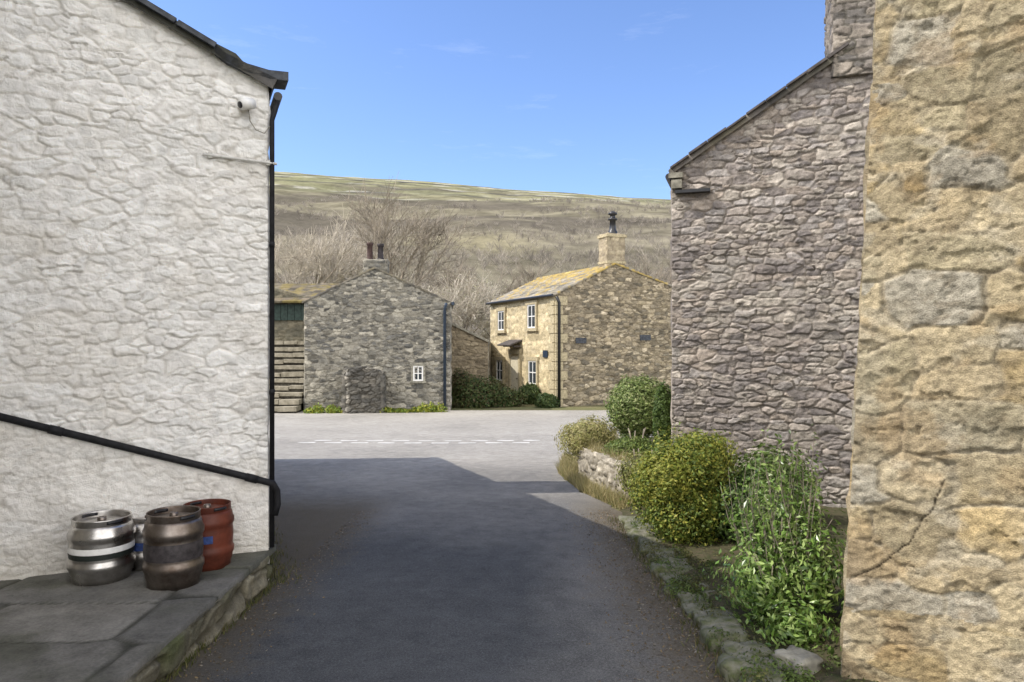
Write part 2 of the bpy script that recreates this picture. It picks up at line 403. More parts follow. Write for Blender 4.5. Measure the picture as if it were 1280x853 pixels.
def window(parent,C,U2,w,h,panes=(2,3),stone='dress',t=.14):
    U=arr((U2[0],U2[1],0));Nn=arr((U2[1],-U2[0],0));C=arr(C)
    s=MB()
    s.obox(C+arr((0,0,h/2+t/2+.02))+Nn*.045,U,Nn,(w+2*t+.1,.13,t+.04)) 
    s.obox(C-arr((0,0,h/2+t/2))+Nn*.055,U,Nn,(w+2*t+.1,.15,t))
    for k in(-1,1): s.obox(C+U*k*(w/2+t/2)+Nn*.04,U,Nn,(t,.12,h))
    wn=s.build('window',M[stone],parent)
    f=MB();b=.06
    for k in(-1,1):
        f.obox(C+U*k*(w/2-b/2)+Nn*.055,U,Nn,(b,.04,h)); f.obox(C+arr((0,0,k*(h/2-b/2)))+Nn*.056,U,Nn,(w-2*b,.04,b))
    for i in range(1,panes[0]): f.obox(C+U*(-w/2+w*i/panes[0])+Nn*.053,U,Nn,(.04,.03,h-2*b))
    for i in range(1,panes[1]): f.obox(C+arr((0,0,-h/2+h*i/panes[1]))+Nn*.052,U,Nn,(w-2*b,.028,.035))
    f.build('frame',M['whitep'],wn)
    g=MB();g.obox(C+Nn*.035,U,Nn,(w,.02,h));g.build('pane',M['glass'],wn)
# ---- white house, left
WU=(.916,.401);WN=arr((.401,-.916,0));WB=arr((-.401,.916,0))
def wp(s,z,off=0.,b=0.): return tuple(arr((-1.83-.916*s,5.4-.401*s,z))+WN*off+WB*b)
WL=6.;WO=wp(WL,0)
def white_after(u,v,H,C,m):
    n=fbm(u*2.2,v*3.5,91,4);n2=fbm(u*10,v*15,92,5);n3=fbm(u*26,v*36,95,4);n4=fbm(u*55,v*66,96,3)
    below=np.where(u<7,1,0)*(1-ss(-.015,.015,v-(.535+.3355*(6.-u))))
    H=H*(1-.55*below)+.008*(n2-.5)+.008*(n-.5)+.011*(n3-.5)*(.5+ss(.4,.6,n2))+.008*(n4-.5)+.045*below
    C=mixc(C,full(C,(.76,.705,.62)),np.clip(ss(.55,.72,n)*.25+.22*below,0,.5))
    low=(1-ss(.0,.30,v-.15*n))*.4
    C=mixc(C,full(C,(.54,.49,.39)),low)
    sp=ss(.62,.70,fbm(u*28,v*38,97,3))*ss(.48,.6,fbm(u*3.5,v*5,99,4))*.5
    C=mixc(C,full(C,(.47,.43,.38)),sp*(1-m*.3))
    return H,C
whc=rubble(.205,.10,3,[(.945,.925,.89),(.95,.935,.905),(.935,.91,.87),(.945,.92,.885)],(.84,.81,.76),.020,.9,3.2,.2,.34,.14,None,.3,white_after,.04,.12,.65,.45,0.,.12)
house=thing('white_house','white painted rubble stone house with a black drainpipe slanting down its gable','house',wp(0,0))
ez=3.52;za=3.52+.49*3
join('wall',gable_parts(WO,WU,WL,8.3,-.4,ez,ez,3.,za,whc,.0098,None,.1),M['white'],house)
rhc=slates(.4,.3,5,[(.06,.06,.065),(.085,.08,.075),(.05,.05,.055)],(.10,.10,.05),.3)
join('roof',roof_parts(WO,WU,WL,8.3,ez,ez,3.,za,rhc,.08,.05,.07,.02),M['slate'],house)
join('chimney',block((-5.0,9.05),(1,0),.6,.95,3.5,5.58,whc,.08),M['white'],house)
o=wp(2.55,0,0,.04);join('chimney',block((o[0],o[1]),WU,.78,.62,4.2,5.5,whc,.08),M['white'],house)  # unseen stack added to block a stray patch of sun on the lane
kn=MB();kp=[(.37,3.745),(.30,3.69),(.15,3.635),(0,3.61),(-.14,3.615),(-.14,3.55),(0,3.545),(.15,3.57),(.29,3.62),(.37,3.68)]
kn.prism([wp(s,z,.07) for s,z in kp[::-1]],WB*.22);kn.build('kneeler_stone',M['darkslate'],house)
vb=MB()
for k in range(12):
    s0=.36+k*.26
    c=wp(s0+.13,3.52+.49*(s0+.13)+.02+.006*random.random(),.075)
    d=arr((-.916,-.401,.49));d/=np.linalg.norm(d)
    vb.obox(c,d,WN,(.275,.07,.035+.01*random.random()),np.cross(WN,d)*-1)
vb.build('verge_slate',M['darkslate'],house)
g=MB();g.tube([wp(-.07,3.44,.02),wp(-.07,3.44,0,8.2)],.032,12);g.build('gutter',M['black'],house)
d=MB();d.tube([wp(-.07,3.42,.0),wp(-.05,3.33,.02),wp(-.026,3.25,.03),wp(-.026,.06,.03)],.018,12)
for z in(2.3,1.2): d.tube([wp(-.026,z,.03),wp(-.026,z+.04,.03)],.021,12)
d.build('downpipe',M['blackmatt'],house,True)
p=MB();p.tube([wp(3.2,1.625,.062),wp(.06,.572,.062),wp(-.03,.54,.06),wp(-.06,.48,.05),wp(-.065,.38,.04),wp(-.045,.3,.035)],.025,12)
for s in(.12,1.35):
    z=.55+.3355*s; p.tube([wp(s+.04,z+.0134,.062),wp(s-.04,z-.0134,.062)],.030,12); 
    p.obox(wp(s,z,.03),arr((.916,.401,0)),WN,(.03,.06,.045))
p.build('slanting_drainpipe',M['blackmatt'],house,True)
c=MB();c.tube([wp(.45,2.945,.035),wp(.2,2.935,.038),wp(-.06,2.925,.038)],.011,8);c.obox(wp(.40,2.945,.02),arr((.916,.401,0)),WN,(.03,.04,.04));c.obox(wp(-.0,2.93,.02),arr((.916,.401,0)),WN,(.03,.04,.04));c.build('conduit',M['greyp'],house)
sc=thing('security_camera','small white security camera fixed high on the white gable','camera',wp(.17,3.33,.02))
b=MB();b.lathe(wp(.17,3.305,.05),[(0,.08),(.038,.08),(.042,.06),(.042,.025),(.0,.025)],16);b.obox(wp(.17,3.35,.03),arr((.916,.401,0)),WN,(.08,.06,.07));b.build('mount',M['whitep'],sc,True)
hq=[wp(.11,3.345,.07),wp(.20,3.31,.12)];b=MB();b.tube(hq,.038,16);b.build('housing',M['whitep'],sc,True)
dq=arr(hq[1])-arr(hq[0]);dq/=np.linalg.norm(dq)
b=MB();b.tube([tuple(arr(hq[1])-dq*.004),tuple(arr(hq[1])+dq*.006)],.024,14);b.build('lens',M['black'],sc,True)
b=MB();b.tube([wp(.14,3.3,.045),wp(.13,3.22,.05),wp(.09,3.16,.05),wp(.03,3.14,.05),wp(-.01,3.2,.04)],.0035,6);b.build('cable',M['dressgrey'],sc,True)
# ---- unseen stone house added on the left to cast the foreground shadow
bh=thing('shade_house','plain stone house added out of view on the left to shade the foreground','house',(-4,1,0))
O=arr((-3.75,4.40))-arr(WU)*5+arr((.401,-.916))*3.4
ghc=rubble(.4,.2,23,[(.46,.42,.34),(.40,.37,.30),(.50,.46,.38)],(.44,.40,.33),.02)
join('wall',gable_parts(O,WU,5.,3.4,-.5,5.25,5.25,2.5,6.3,ghc,.12,None,.12),M['stone'],bh)
join('roof',roof_parts(O,WU,5.,3.4,5.25,5.25,2.5,6.3,rhc,.15,.1,.02),M['slate'],bh)
o=arr((-3.78,4.38))-arr(WU)*.6+arr((.401,-.916))*.9+WB[:2]*.16
join('chimney',block((o[0],o[1]),WU,.62,.92,4.4,5.6,ghc,.1),M['stone'],bh)  # stack added to close the sunlit gap beside the white gable
# ---- near right sandstone building
def crack(u,v,H,C,m):
    pts=[(.40,.95),(.36,.80),(.31,.74),(.26,.62),(.14,.50),(.02,.42)]
    d=np.full(u.shape,9.)
    uu=u+.02*(fbm(u*25,v*25,5,2)-.5);
    for (a,b),(c_,e) in zip(pts[:-1],pts[1:]):
        t=np.clip(((uu-a)*(c_-a)+(v-b)*(e-b))/((c_-a)**2+(e-b)**2),0,1)
        d=np.minimum(d,np.hypot(uu-a-t*(c_-a),v-b-t*(e-b)))
    k=1-ss(.001,.005,d)
    n=fbm(u*5,v*7,81,5);n2=fbm(u*17,v*25,82,5);n3=fbm(u*46,v*56,83,3);n4=fbm(u*8,v*12,86,5)
    H=H+.006*(n-.5)+.012*(n2-.5)*(.4+1.2*ss(.45,.6,n))+.013*(n3-.5)-.010*k
    pit=ss(.64,.68,n4);H=H-.011*pit
    C=mixc(C,full(C,(.38,.25,.12)),ss(.58,.70,fbm(u*4,v*6,87,5))*.3)
    C=mixc(C,full(C,(.19,.15,.095)),ss(.58,.70,fbm(u*16,v*22,88,4))*.4)
    C=mixc(C,full(C,(.52,.47,.37)),ss(.58,.72,fbm(u*7,v*10,89,5))*.4)
    C=mixc(C,full(C,(.08,.06,.04)),k*.9)
    return H,C
nhc=rubble(.40,.21,41,[(.44,.355,.215),(.42,.34,.215),(.375,.32,.21),(.465,.385,.25),(.385,.35,.28),(.43,.33,.18),(.35,.29,.185)],(.42,.355,.245),.016,.8,6.,.10,.22,.22,((.36,.34,.28),1.8,.3),.25,crack,.36,.16,.65,.5,.3,.2)
nb=thing('sandstone_building','near yellow sandstone building corner filling the right edge','building',(1.65,3.6,0))
nu=arr((.88,-.475,0));nB=arr((.475,.88,0));LN_=.048
pr=[surf((1.65,3.6,0),nu,(0,0,1),2.6,-.5,5.0,.0085,.0085,nhc,wrap=.08,lean=LN_),
    surf(arr((1.65,3.6,0))+nB*2.9,-nB,(0,0,1),2.9,-.5,5.0,.05,.05,nhc,wrap=.04,du_off=20,leanv=nu*LN_),
    surf(arr((1.65,3.6,0))+nu*2.6,nB,(0,0,1),2.9,-.5,5.0,.12,.12,nhc,du_off=40)]
join('wall',pr,M['stone_near'],nb)
# ---- grey gable house on the right
GU=arr((.95,-.31));GU/=np.linalg.norm(GU);GO=(1.89,8.5)
purp=[(.355,.31,.275),(.41,.362,.318),(.285,.252,.232),(.45,.402,.348),(.36,.328,.305),(.385,.328,.278),(.245,.22,.208)]
def gaft(u,v,H,C,m):
    n2=fbm(u*26,v*36,182,4);n=fbm(u*11,v*18,181,4);H=H+.009*(n-.5)+.018*(n2-.5)
    C=mixc(C,full(C,(.49,.45,.385)),ss(.56,.72,fbm(u*1.8,v*2.8,183,5))*.35)
    C=mixc(C,full(C,(.22,.195,.185)),ss(.58,.74,fbm(u*1.3,v*1.5,184,5))*.4)
    return H,C
phc=rubble(.23,.095,51,purp,(.30,.262,.225),.027,.8,4.,.2,.24,.26,None,.35,gaft,.5,.12,.68,.7,.18,.1)
gh=thing('rubble_house','grey brown rubble stone house with its gable behind the bushes','house',(1.89,8.5,-.35))
gl=4.6;gsl=.635;ge=3.60;ga=3.60+gsl*2.3
join('wall',gable_parts(GO,GU,gl,7.,-.6,ge,ge,2.3,ga,phc,.0105,None,.12),M['stone'],gh)
shc=slates(.45,.32,15,[(.13,.118,.108),(.16,.143,.128),(.10,.093,.085)],(.18,.16,.075),.3)
join('roof',roof_parts(GO,GU,gl,7.,ge,ge,2.3,ga,shc,.08,.04,.06,.02),M['slate'],gh)
GN=arr((GU[1],-GU[0],0));G3=arr((GU[0],GU[1],0));GB=-GN
def gp(s,z,off=0,b=0): return arr((GO[0],GO[1],z))+G3*s+GN*off+GB*b
o=gp(1.74,0,.05);chc=rubble(.2,.08,58,[(.22,.195,.17),(.27,.235,.20),(.18,.165,.15),(.31,.27,.225)],(.17,.155,.13),.025,.85,4.5,.15,.25,.3)
join('chimney',block((o[0],o[1]),GU,1.1,.7,4.5,6.4,chc,.014),M['stone'],gh)
v=MB();sd=arr((GU[0],GU[1],gsl));sd/=np.linalg.norm(sd)
for k in range(9):
    s=.09+k*.212;v.obox(gp(s,ge+gsl*s+.03+.018*random.random(),.06+.02*random.random()),sd,GN,(.24,.07,.016+.016*random.random()),np.cross(sd,GN))
v.build('verge_slate',M['brownslate'],gh)
v=MB();v.obox(gp(.24,3.34,.06),G3,GN,(.4,.1,.035));v.tube([gp(-.03,3.52,.1),gp(-.03,3.52,0,6.8)],.04,10);v.build('gutter',M['black'],gh)
v=MB();v.obox(gp(.06,3.43,.05),G3,GN,(.12,.12,.1));v.obox(gp(.05,3.53,.05),G3,GN,(.16,.14,.06));v.build('kneeler_stone',M['dressgrey'],gh)
# ---- left far house (grey gable)
LU=arr((.995,.1));LU/=np.linalg.norm(LU);LO=(-8.03,27.9);Lz=-1.25
lhc=rubble(.36,.15,61,[(.22,.207,.175),(.15,.144,.127),(.285,.266,.22),(.34,.315,.26),(.118,.115,.106),(.245,.23,.195)],(.265,.245,.2),.06,.9,4.,.17,.3,.5,((.35,.32,.25),.6,.35),.8,None,.75,.1,.65,.7,.12)
lh=thing('grey_cottage','small grey stone cottage with two dark chimney pots and one little white window','house',(-8.03,27.9,-1.15))
LL=5.62;le=3.12;la=4.45
join('wall',gable_parts(LO,LU,LL,7.,Lz,le,le,2.68,la,lhc,.022,None,.15),M['stone_far'],lh)
l_r=slates(.5,.35,65,[(.10,.092,.078),(.13,.118,.096),(.08,.074,.065)],(.15,.125,.06),.3)
join('roof',roof_parts(LO,LU,LL,7.,le,le,2.68,la,l_r,.1,.12,.07,.03),M['slate'],lh)
L3=arr((LU[0],LU[1],0));LN=arr((LU[1],-LU[0],0))
def lp(s,z,off=0): return arr((LO[0],LO[1],z))+L3*s+LN*off
cs0=2.28;o=lp(cs0-.05,0,-.25)
ch=join('chimney',block((o[0],o[1]),LU,.9,.7,3.9,4.8,lhc,.05),M['stone_far'],lh)
for k,(dx,mt,hh) in enumerate(((.2,'terra',.72),(.62,'darkpot',.68))):
    c=lp(cs0-.05+dx,4.8,-.6);b=MB();b.lathe(c,[(.15,0),(.14,.1),(.115,.12),(.105,hh-.12),(.135,hh-.1),(.135,hh),(.09,hh),(.09,hh-.3)],16);b.build('chimney_pot',M[mt],ch,True)
window(lh,lp(4.36,.33),LU,.40,.60,(2,2),'dressgrey',.08)
d=MB();d.tube([lp(5.45,3.05,.3),lp(5.40,2.85,.12),lp(5.40,-1.1,.1)],.06,10);d.build('downpipe',M['blue'],lh,True)
d=MB();d.tube([lp(5.72,3.08,.15),lp(5.72,3.08,-6)],.07,10);d.build('gutter',M['blue'],lh)
SD=.85;bs=lp(1.56,0,SD)
def pale_left(u,v,H,C,m):
    k=(1-ss(.10,.32,u+.25*(fbm(u*3,v*3,77,3)-.5)))*.8
    edge=np.minimum(u,1.5-u)
    return H+.12*(fbm(u*2.5,v*2.5,78,4)-.5)-.12*(1-ss(0,.2,edge)),mixc(C,C*2.4,k)
phs=rubble(.32,.15,71,[(.125,.117,.10),(.16,.147,.124),(.095,.09,.08)],(.105,.096,.08),.09,.9,3.4,.2,.4,.6,None,.9,pale_left,.6)
ov=thing('stone_projection','low dark rough stone projection built against the grey cottage gable','masonry',tuple(lp(2.1,-1.1,.4)))
Zv=(0,0,1)
topf=lambda u:np.interp(u,[0,.08,.25,.5,.8,1.1,1.35,1.5],[.30,.46,.58,.60,.64,.55,.50,.32])
join('stonework',[surf(bs,L3,Zv,1.5,-1.25,topf,.022,.022,phs,wrap=.4),surf(bs+L3*1.5,-LN,Zv,SD,-1.25,.30,.05,.05,phs,wrap=.1,du_off=.7),
    surf(bs-LN*SD,LN,Zv,SD,-1.25,.30,.05,.05,phs,wrap=.1,du_off=.0),
    surf(bs+arr((0,0,.46)),L3,-LN,1.5,.1,SD,.05,.05,phs,wrap=.05,du_off=.3)],M['stone_far'],ov)
# ---- right far house
RU=arr((.92,.39));RU/=np.linalg.norm(RU);RO=(1.83,30.);Rz=-1.3
R3=arr((RU[0],RU[1],0));RN=arr((RU[1],-RU[0],0));RB=-RN
rh=thing('sandstone_house','two storey sandstone house with mossy roof and tall black chimney pot','house',(1.83,30,-1.2))
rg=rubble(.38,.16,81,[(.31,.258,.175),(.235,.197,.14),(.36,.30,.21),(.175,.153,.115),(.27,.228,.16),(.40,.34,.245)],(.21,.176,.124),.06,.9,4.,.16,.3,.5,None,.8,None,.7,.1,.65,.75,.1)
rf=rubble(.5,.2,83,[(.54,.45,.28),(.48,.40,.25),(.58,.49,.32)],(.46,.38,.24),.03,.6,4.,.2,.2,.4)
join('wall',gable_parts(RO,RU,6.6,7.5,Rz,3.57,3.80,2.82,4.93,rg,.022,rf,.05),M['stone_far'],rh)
rr=slates(.45,.26,85,[(.24,.218,.172),(.20,.182,.147),(.28,.25,.20)],(.37,.26,.06),.75,.04,.10,3.6)
join('roof',roof_parts(RO,RU,6.6,7.5,3.57,3.80,2.82,4.93,rr,.045,.18,.08,.03),M['slate'],rh)
def rp(s,z,off=0,b=0): return arr((RO[0],RO[1],z))+R3*s+RN*off+RB*b
o=rp(2.5,0,-.05);rch=rubble(.4,.22,88,[(.40,.335,.23),(.34,.285,.195),(.30,.25,.175)],(.29,.24,.17),.04)
ch=join('chimney',block((o[0],o[1]),RU,.86,.7,4.5,6.25,rch,.05),M['stone_far'],rh)
cc=rp(2.93,6.16,-.40)
cp=MB();cp.obox(cc,R3,RN,(1.0,.84,.12));cp.build('coping',M['dress'],ch)
cp=MB();cp.obox(cc+arr((0,0,-1.15)),R3,RN,(.95,.8,.1));cp.build('drip_course',M['dress'],ch)
b=MB();b.lathe(rp(2.97,6.25,-.40),[(.2,0),(.19,.15),(.14,.2),(.13,.62),(.2,.64),(.2,.7),(.12,.72),(.11,.85),(.19,.88),(.19,.95),(.05,1.02),(0,1.03)],16);b.build('chimney_pot',M['black'],ch,True)
fU=-RB; 
def fp(b,z,off=0): return arr((RO[0],RO[1],z))+RB*b-R3*off
F2=(fU[0],fU[1])
for (bb,zz,w,h) in ((2.3,2.7,.85,1.05),(5.9,2.6,.8,.95),(2.2,.2,.85,1.05),(6.1,.15,.8,1.0)): window(rh,fp(bb,zz),F2,w,h,(2,2))
dr=MB();dr.obox(fp(4.2,-.15,.05),fU,-R3,(.95,.06,2.05));dr=dr.build('door',M['door'],rh)
q=MB()
for k in(-1,1): q.obox(fp(4.2+k*.58,-.1,.05),fU,-R3,(.2,.14,2.2))
q.obox(fp(4.2,1.1,.05),fU,-R3,(1.4,.15,.22));q.build('door_surround',M['dress'],dr)
q=MB();q.obox(fp(3.87,-.15,.1),fU,-R3,(.06,.06,.06));q.build('handle',M['black'],dr)
hd=MB();sl=arr((-R3[0]*.8,-R3[1]*.8,-.3));hv=np.linalg.norm(sl);sl/=hv
hd.obox(fp(4.2,1.52,.33),fU,sl,(1.5,.7,.06),np.cross(fU,sl));
for k in(-1,1): hd.obox(fp(4.2+k*.6,1.36,.22),fU,-R3,(.08,.36,.08))
hd.build('porch_hood',M['brownslate'],rh)
d=MB();d.tube([rp(-.02,3.45,.1,.0),rp(.1,3.2,.1),rp(.1,-1.2,.1)],.065,10);d.build('downpipe',M['black'],rh,True)
d=MB();d.tube([rp(-.2,3.5,.08),rp(-.2,3.5,-7.5)],.06,10);d.build('gutter',M['black'],rh)
for s,z,w in((1.15,1.62,.5),(4.35,1.75,.55)):
    b=MB();b.obox(rp(s,z,.05),R3,RN,(w,.07,.24));b.build('vent',M['darkslate'],rh)
qs=MB()
for k in range(12):
    z=-1.2+k*.39;w=.55 if k%2 else .34
    qs.obox(rp(w/2-.055,z+.19,.03),R3,RN,(w,.12,.365))
    w2=.34 if k%2 else .55
    qs.obox(fp(w2/2+.012,z+.19,.045),fU,-R3,(w2,.1,.36))
qs.build('quoin_stones',M['dress'],rh)
b=MB();b.obox(fp(.9,1.05,.06),fU,-R3,(.45,.03,.3));b.build('wall_plaque',M['blue'],rh)
# ---- stone wall with sloping top between the cottages
gw=thing('garden_wall','stone wall with sloping top between the two far cottages','wall',(-2.9,33,-1.2))
pr=[surf((-3.2,33,0),(1,0,0),(0,0,1),2.1,-1.3,lambda u:np.interp(u,[0,2.1],[2.55,1.55]),.035,.035,rubble(.36,.15,95,[(.29,.24,.165),(.23,.19,.135),(.34,.285,.2)],(.22,.185,.13),.05,.9,4.,.17)),
    surf((-1.1,33,0),(0,1,0),(0,0,1),4.,-1.3,1.55,.12,.12,lhc)]
join('stonework',pr,M['stone_far'],gw)
cp=MB();cp.obox((-2.15,33.1,2.1),(.903,0,-.43),(0,1,0),(2.4,.5,.09),(.43,0,.903));cp.build('coping',M['dressgrey'],gw)
# ---- steps and shed on the left
st=thing('stone_steps','flight of stone steps climbing beside the grey cottage','steps',(-8.9,27,-1.15))
for k in range(11):
    b=MB();y=27.2+k*.33;z=-1.17+k*.25;x0=-11.2
    while x0<-8.2:
        l=min(random.uniform(.5,1.1),-8.15-x0)
        b.obox((x0+l/2,y+.35+.05*random.uniform(-1,1),z+.18+.025*random.uniform(-1,1)),(1,random.uniform(-.03,.03),random.uniform(-.03,.03)),(0,1,0),(l-.02,.62,.13+.06*random.random()))
        x0+=max(l,.1)
    sp_=b.build('step',M['tread'],st)
    b=MB();b.obox((-9.7,y+.5,z-.37),(1,0,0),(0,1,0),(3.0,.6,1.0));b.build('riser',M['riser'],sp_)
shd=thing('shed','low outbuilding with mossy stone roof and dark green boards above the steps','outbuilding',(-11,34,-1))
shh=rubble(.36,.15,99,[(.17,.155,.115),(.22,.195,.14),(.13,.12,.09)],(.14,.125,.09),.05)
U2=(1,0);pr=gable_parts((-14.,34.),U2,5.2,5.,-1.3,3.4,3.4,2.6,4.2,shh,.06)
join('wall',pr,M['stone_far'],shd)
V_=arr((0,.95,.30));V_/=np.linalg.norm(V_)
join('roof',[surf((-14.5,33.4,3.45),(1,0,0),V_,6.,0,3.6,.06,.06,slates(.4,.26,101,[(.14,.12,.085),(.11,.095,.07),(.17,.14,.10)],(.19,.15,.045),.7,.03,0,3.),wrap=.08)],M['slate'],shd)
b=MB()
for k in range(14): b.obox((-13.6+k*.32,33.9,2.95),(1,0,0),(0,1,0),(.3,.08,.75))
b.build('boarding',M['wood'],shd)
# ---------------------------------------------------------------- pavement and kerb, left
def fl_after(u,v,H,C,m):
    C=mixc(C,full(C,(.055,.058,.032)),ss(.48,.68,fbm(u*2.5,v*2.5,111,5))*.5)
    return H+.008*(fbm(u*3,v*3,112,4)-.5)+.004*(fbm(u*18,v*18,114,4)-.5),C
fhc=rubble(1.05,.62,113,[(.13,.125,.113),(.155,.147,.13),(.11,.106,.096)],(.04,.04,.03),.016,.35,9.,.05,.06,.25,None,.4,fl_after)
def wally(x): return 5.4+(x+1.83)*.4378
tp=surf((-6.2,0,.03),(1,0,0),(0,1,0),4.40,.6,lambda u:np.minimum(5.5,wally(-6.2+u)+.15),.02,.02,fhc,wrap=.03)
struct(join('pavement',[tp],M['flag']),'raised flagstone pavement under the white gable')
mo=rubble(.5,.14,115,[(.18,.165,.12),(.22,.20,.145),(.14,.132,.092)],(.09,.08,.055),.045,.9,4.,.2,.5,.6,((.08,.095,.035),2.5,.75),.9)
struct(join('kerb',[surf((-1.82,.6,0),(0,1,0),(0,0,1),4.75,-.4,.015,.013,.013,mo,wrap=.05),surf((-1.82,5.35,0),(-1,0,0),(0,0,1),1.,-.4,.015,.05,.05,mo,wrap=.05)],M['stone']),'mossy stone kerb face of the raised pavement')
# ---------------------------------------------------------------- kegs
def keg(name,label,x,y,r,h,body,bandm,lab=None,two=None):
    t=thing(name,label,'keg',(x,y,.04),'kegs standing on the pavement');c=(x,y,.04)
    P=[(0,.03),(.80,.03),(.80,0),(.87,0),(.88,.09),(.93,.13),(.955,.2),(1,.235),(1.005,.27),(1,.305),(.955,.335),(.95,.37)]
    P2=P+[(.97,.5)]+[(.95,.63),(.955,.665),(1,.695),(1.005,.73),(1,.765),(.955,.8),(.93,.86),(.88,.9),(.86,.9),(.6,.93),(0,.94)]
    b=MB();b.lathe(c,[(a*r,z*h) for a,z in P2],48);b.build('body',M[body],t,True)
    b=MB();b.lathe(c,[(.86*r,.89*h),(.885*r,.91*h),(.875*r,.985*h),(.885*r,1.*h),(.85*r,1.*h),(.84*r,.985*h),(.84*r,.90*h)],48);b.build('top_rim',M[body],t,True)
    if two:
        b=MB();b.lathe(c,[(.957*r,.40*h),(.970*r,.45*h),(.976*r,.485*h)],48);b.build('band',M[bandm],t,True)
        b=MB();b.lathe(c,[(.978*r,.49*h),(.977*r,.52*h),(.965*r,.58*h)],48);b.build('band',M[two],t,True)
    else:
        b=MB();b.lathe(c,[(.956*r,.385*h),(.978*r,.5*h),(.956*r,.615*h)],48);b.build('band',M[bandm],t,True)
    b=MB();b.lathe(c,[(.14*r,.93*h),(.14*r,.985*h),(.07*r,.985*h),(.07*r,.96*h),(0,.96*h)],20);b.build('valve',M['dullsteel'],t,True)
    for k in range(2):
        b=MB();a=PI*k-.6;b.tube([(x+.86*r*math.cos(a+q),y+.86*r*math.sin(a+q),.04+.955*h) for q in np.linspace(-.3,.3,6)],.012,8)
        b.build('handle',M['black'],t,True)
    if lab:
        a0,a1,z0,z1,mt=lab;vs=[];n=12
        for i in range(n+1):
            a=a0+(a1-a0)*i/n
            for z in(z0,z1): vs.append((x+1.0*r*math.cos(a),y+1.0*r*math.sin(a),.04+z*h))
        b=MB();b.add(vs,[(2*i,2*i+2,2*i+3,2*i+1) for i in range(n)]);b.build('label_sticker',M[mt],t,True)
    return t
keg('steel_keg','shiny wide ribbed steel keg with a dark and a pale band, leftmost on the pavement',-2.70,4.74,.198,.41,'steel','darkband',None,'whitep')
keg('steel_keg','taller dull brownish steel keg in front, beside the red keg',-2.18,4.64,.182,.465,'dullsteel','band')
keg('red_keg','red brown keg behind the dull steel keg',-2.12,5.01,.175,.43,'red','red',(-PI/2+.15,-PI/2+.6,.44,.56,'bluelab'))
keg('small_keg','small silver keg half hidden between the two bigger steel kegs',-2.52,4.98,.135,.36,'steel','steel',(-PI/2-.3,-PI/2+.4,.4,.55,'bluelab'))
# ---------------------------------------------------------------- flower bed, stones, low wall right
xs=np.arange(1.2,4.2,.05);ys=np.arange(1.8,8.7,.05)
P,F=grid(xs,ys,lambda X,Y:gz(Y)+.05*ss(1.2,1.45,X)+.06*(fbm(X*5,Y*5,121,5)-.5)+.05*ss(1.4,2.2,X))
struct(mesh_np('flower_bed',P,F,M['soil']),'dark soil bed along the right side of the lane')
def rockmesh(c,size,rz,seed,name,mat,label,cat,group=None,amp=.35,e=.45):
    n=18;th=np.linspace(0,2*PI,n*2+1);ph=np.linspace(-PI/2,PI/2,n);T,Pp=np.meshgrid(th,ph,indexing='ij')
    sg=lambda x,e:np.sign(x)*np.abs(x)**e
    x=sg(np.cos(Pp),e)*sg(np.cos(T),e);y=sg(np.cos(Pp),e)*sg(np.sin(T),e);z=sg(np.sin(Pp),e)
    r=1+amp*(fbm(x*1.6+seed,y*1.6+z*1.7,seed,5)-.5)
    X=x*r*size[0]/2;Y=y*r*size[1]/2;Z=z*r*size[2]/2
    ca,sa=math.cos(rz),math.sin(rz)
    V=np.stack([X*ca-Y*sa,X*sa+Y*ca,Z],-1).reshape(-1,3)
    I=np.arange(T.size).reshape(T.shape);F=np.stack([I[:-1,:-1],I[1:,:-1],I[1:,1:],I[:-1,1:]],-1).reshape(-1,4)
    o=mesh_np(name,V,F,mat);o.location=c;tag(o,label,cat,group);return o
y=2.75;k=0
ordn=['nearest','second nearest','third nearest','fourth nearest','fifth nearest','sixth','seventh','eighth','ninth','tenth','eleventh','twelfth','thirteenth','fourteenth','fifteenth','sixteenth','seventeenth','eighteenth','nineteenth','twentieth','twenty first','twenty second','twenty third','twenty fourth']
while y<7.6:
    l=random.uniform(.18,.36)
    rockmesh((1.28+random.uniform(-.03,.04),y+l/2,float(gz(np.array(y+l/2)))+random.uniform(-.05,-.02)),(.29+random.uniform(-.06,.07),l+.01,.18+random.uniform(-.03,.03)),random.uniform(-.2,.2),k*3.3+1,'edging_stone',M['rock'],'mossy stone edging the bed, %s from the viewer'%ordn[k],'edging stone','edging stones along the bed',.65,.3)
    y+=l;k+=1
rockmesh((1.5,3.78,-.09),(.17,.2,.11),.5,60,'rock',M['dressgrey'],'grey stone lying at the foot of the near sandstone corner','rock',None,.7,.4)
# low retaining wall
lw=thing('retaining_wall','low pale stone wall holding up the bank of bushes','wall',(1.1,9.8,-.4))
path=arr([(1.62,8.3),(1.33,9.0),(1.1,9.8),(1.02,10.7),(1.2,11.8),(1.8,12.8)])
lhc2=rubble(.28,.13,131,[(.38,.34,.27),(.32,.285,.22),(.43,.385,.305)],(.22,.195,.15),.045,.9,4.,.18,.3,.4,None,.6,None,.5,.1,.65,.75,.1)
pr=[];ac=0
for a,b in zip(path[1:],path[:-1]):
    d=b-a;L=np.linalg.norm(d);d/=L
    pr.append(surf((a[0],a[1],0),(d[0],d[1],0),(0,0,1),L,float(gz(np.array(a[1])))-.15,float(gz(np.array(a[1])))+.46,.018,.018,lhc2,wrap=.02,du_off=ac));ac+=L
    pr.append(surf((a[0],a[1],float(gz(np.array(a[1])))+.46),(d[0],d[1],0),(-d[1],d[0],0),L,0,.3,.03,.03,lhc2,wrap=.02,du_off=ac))
join('stonework',pr,M['stone'],lw)
xs=np.arange(1.1,6.,.1);ys=np.arange(8.2,16.,.1)
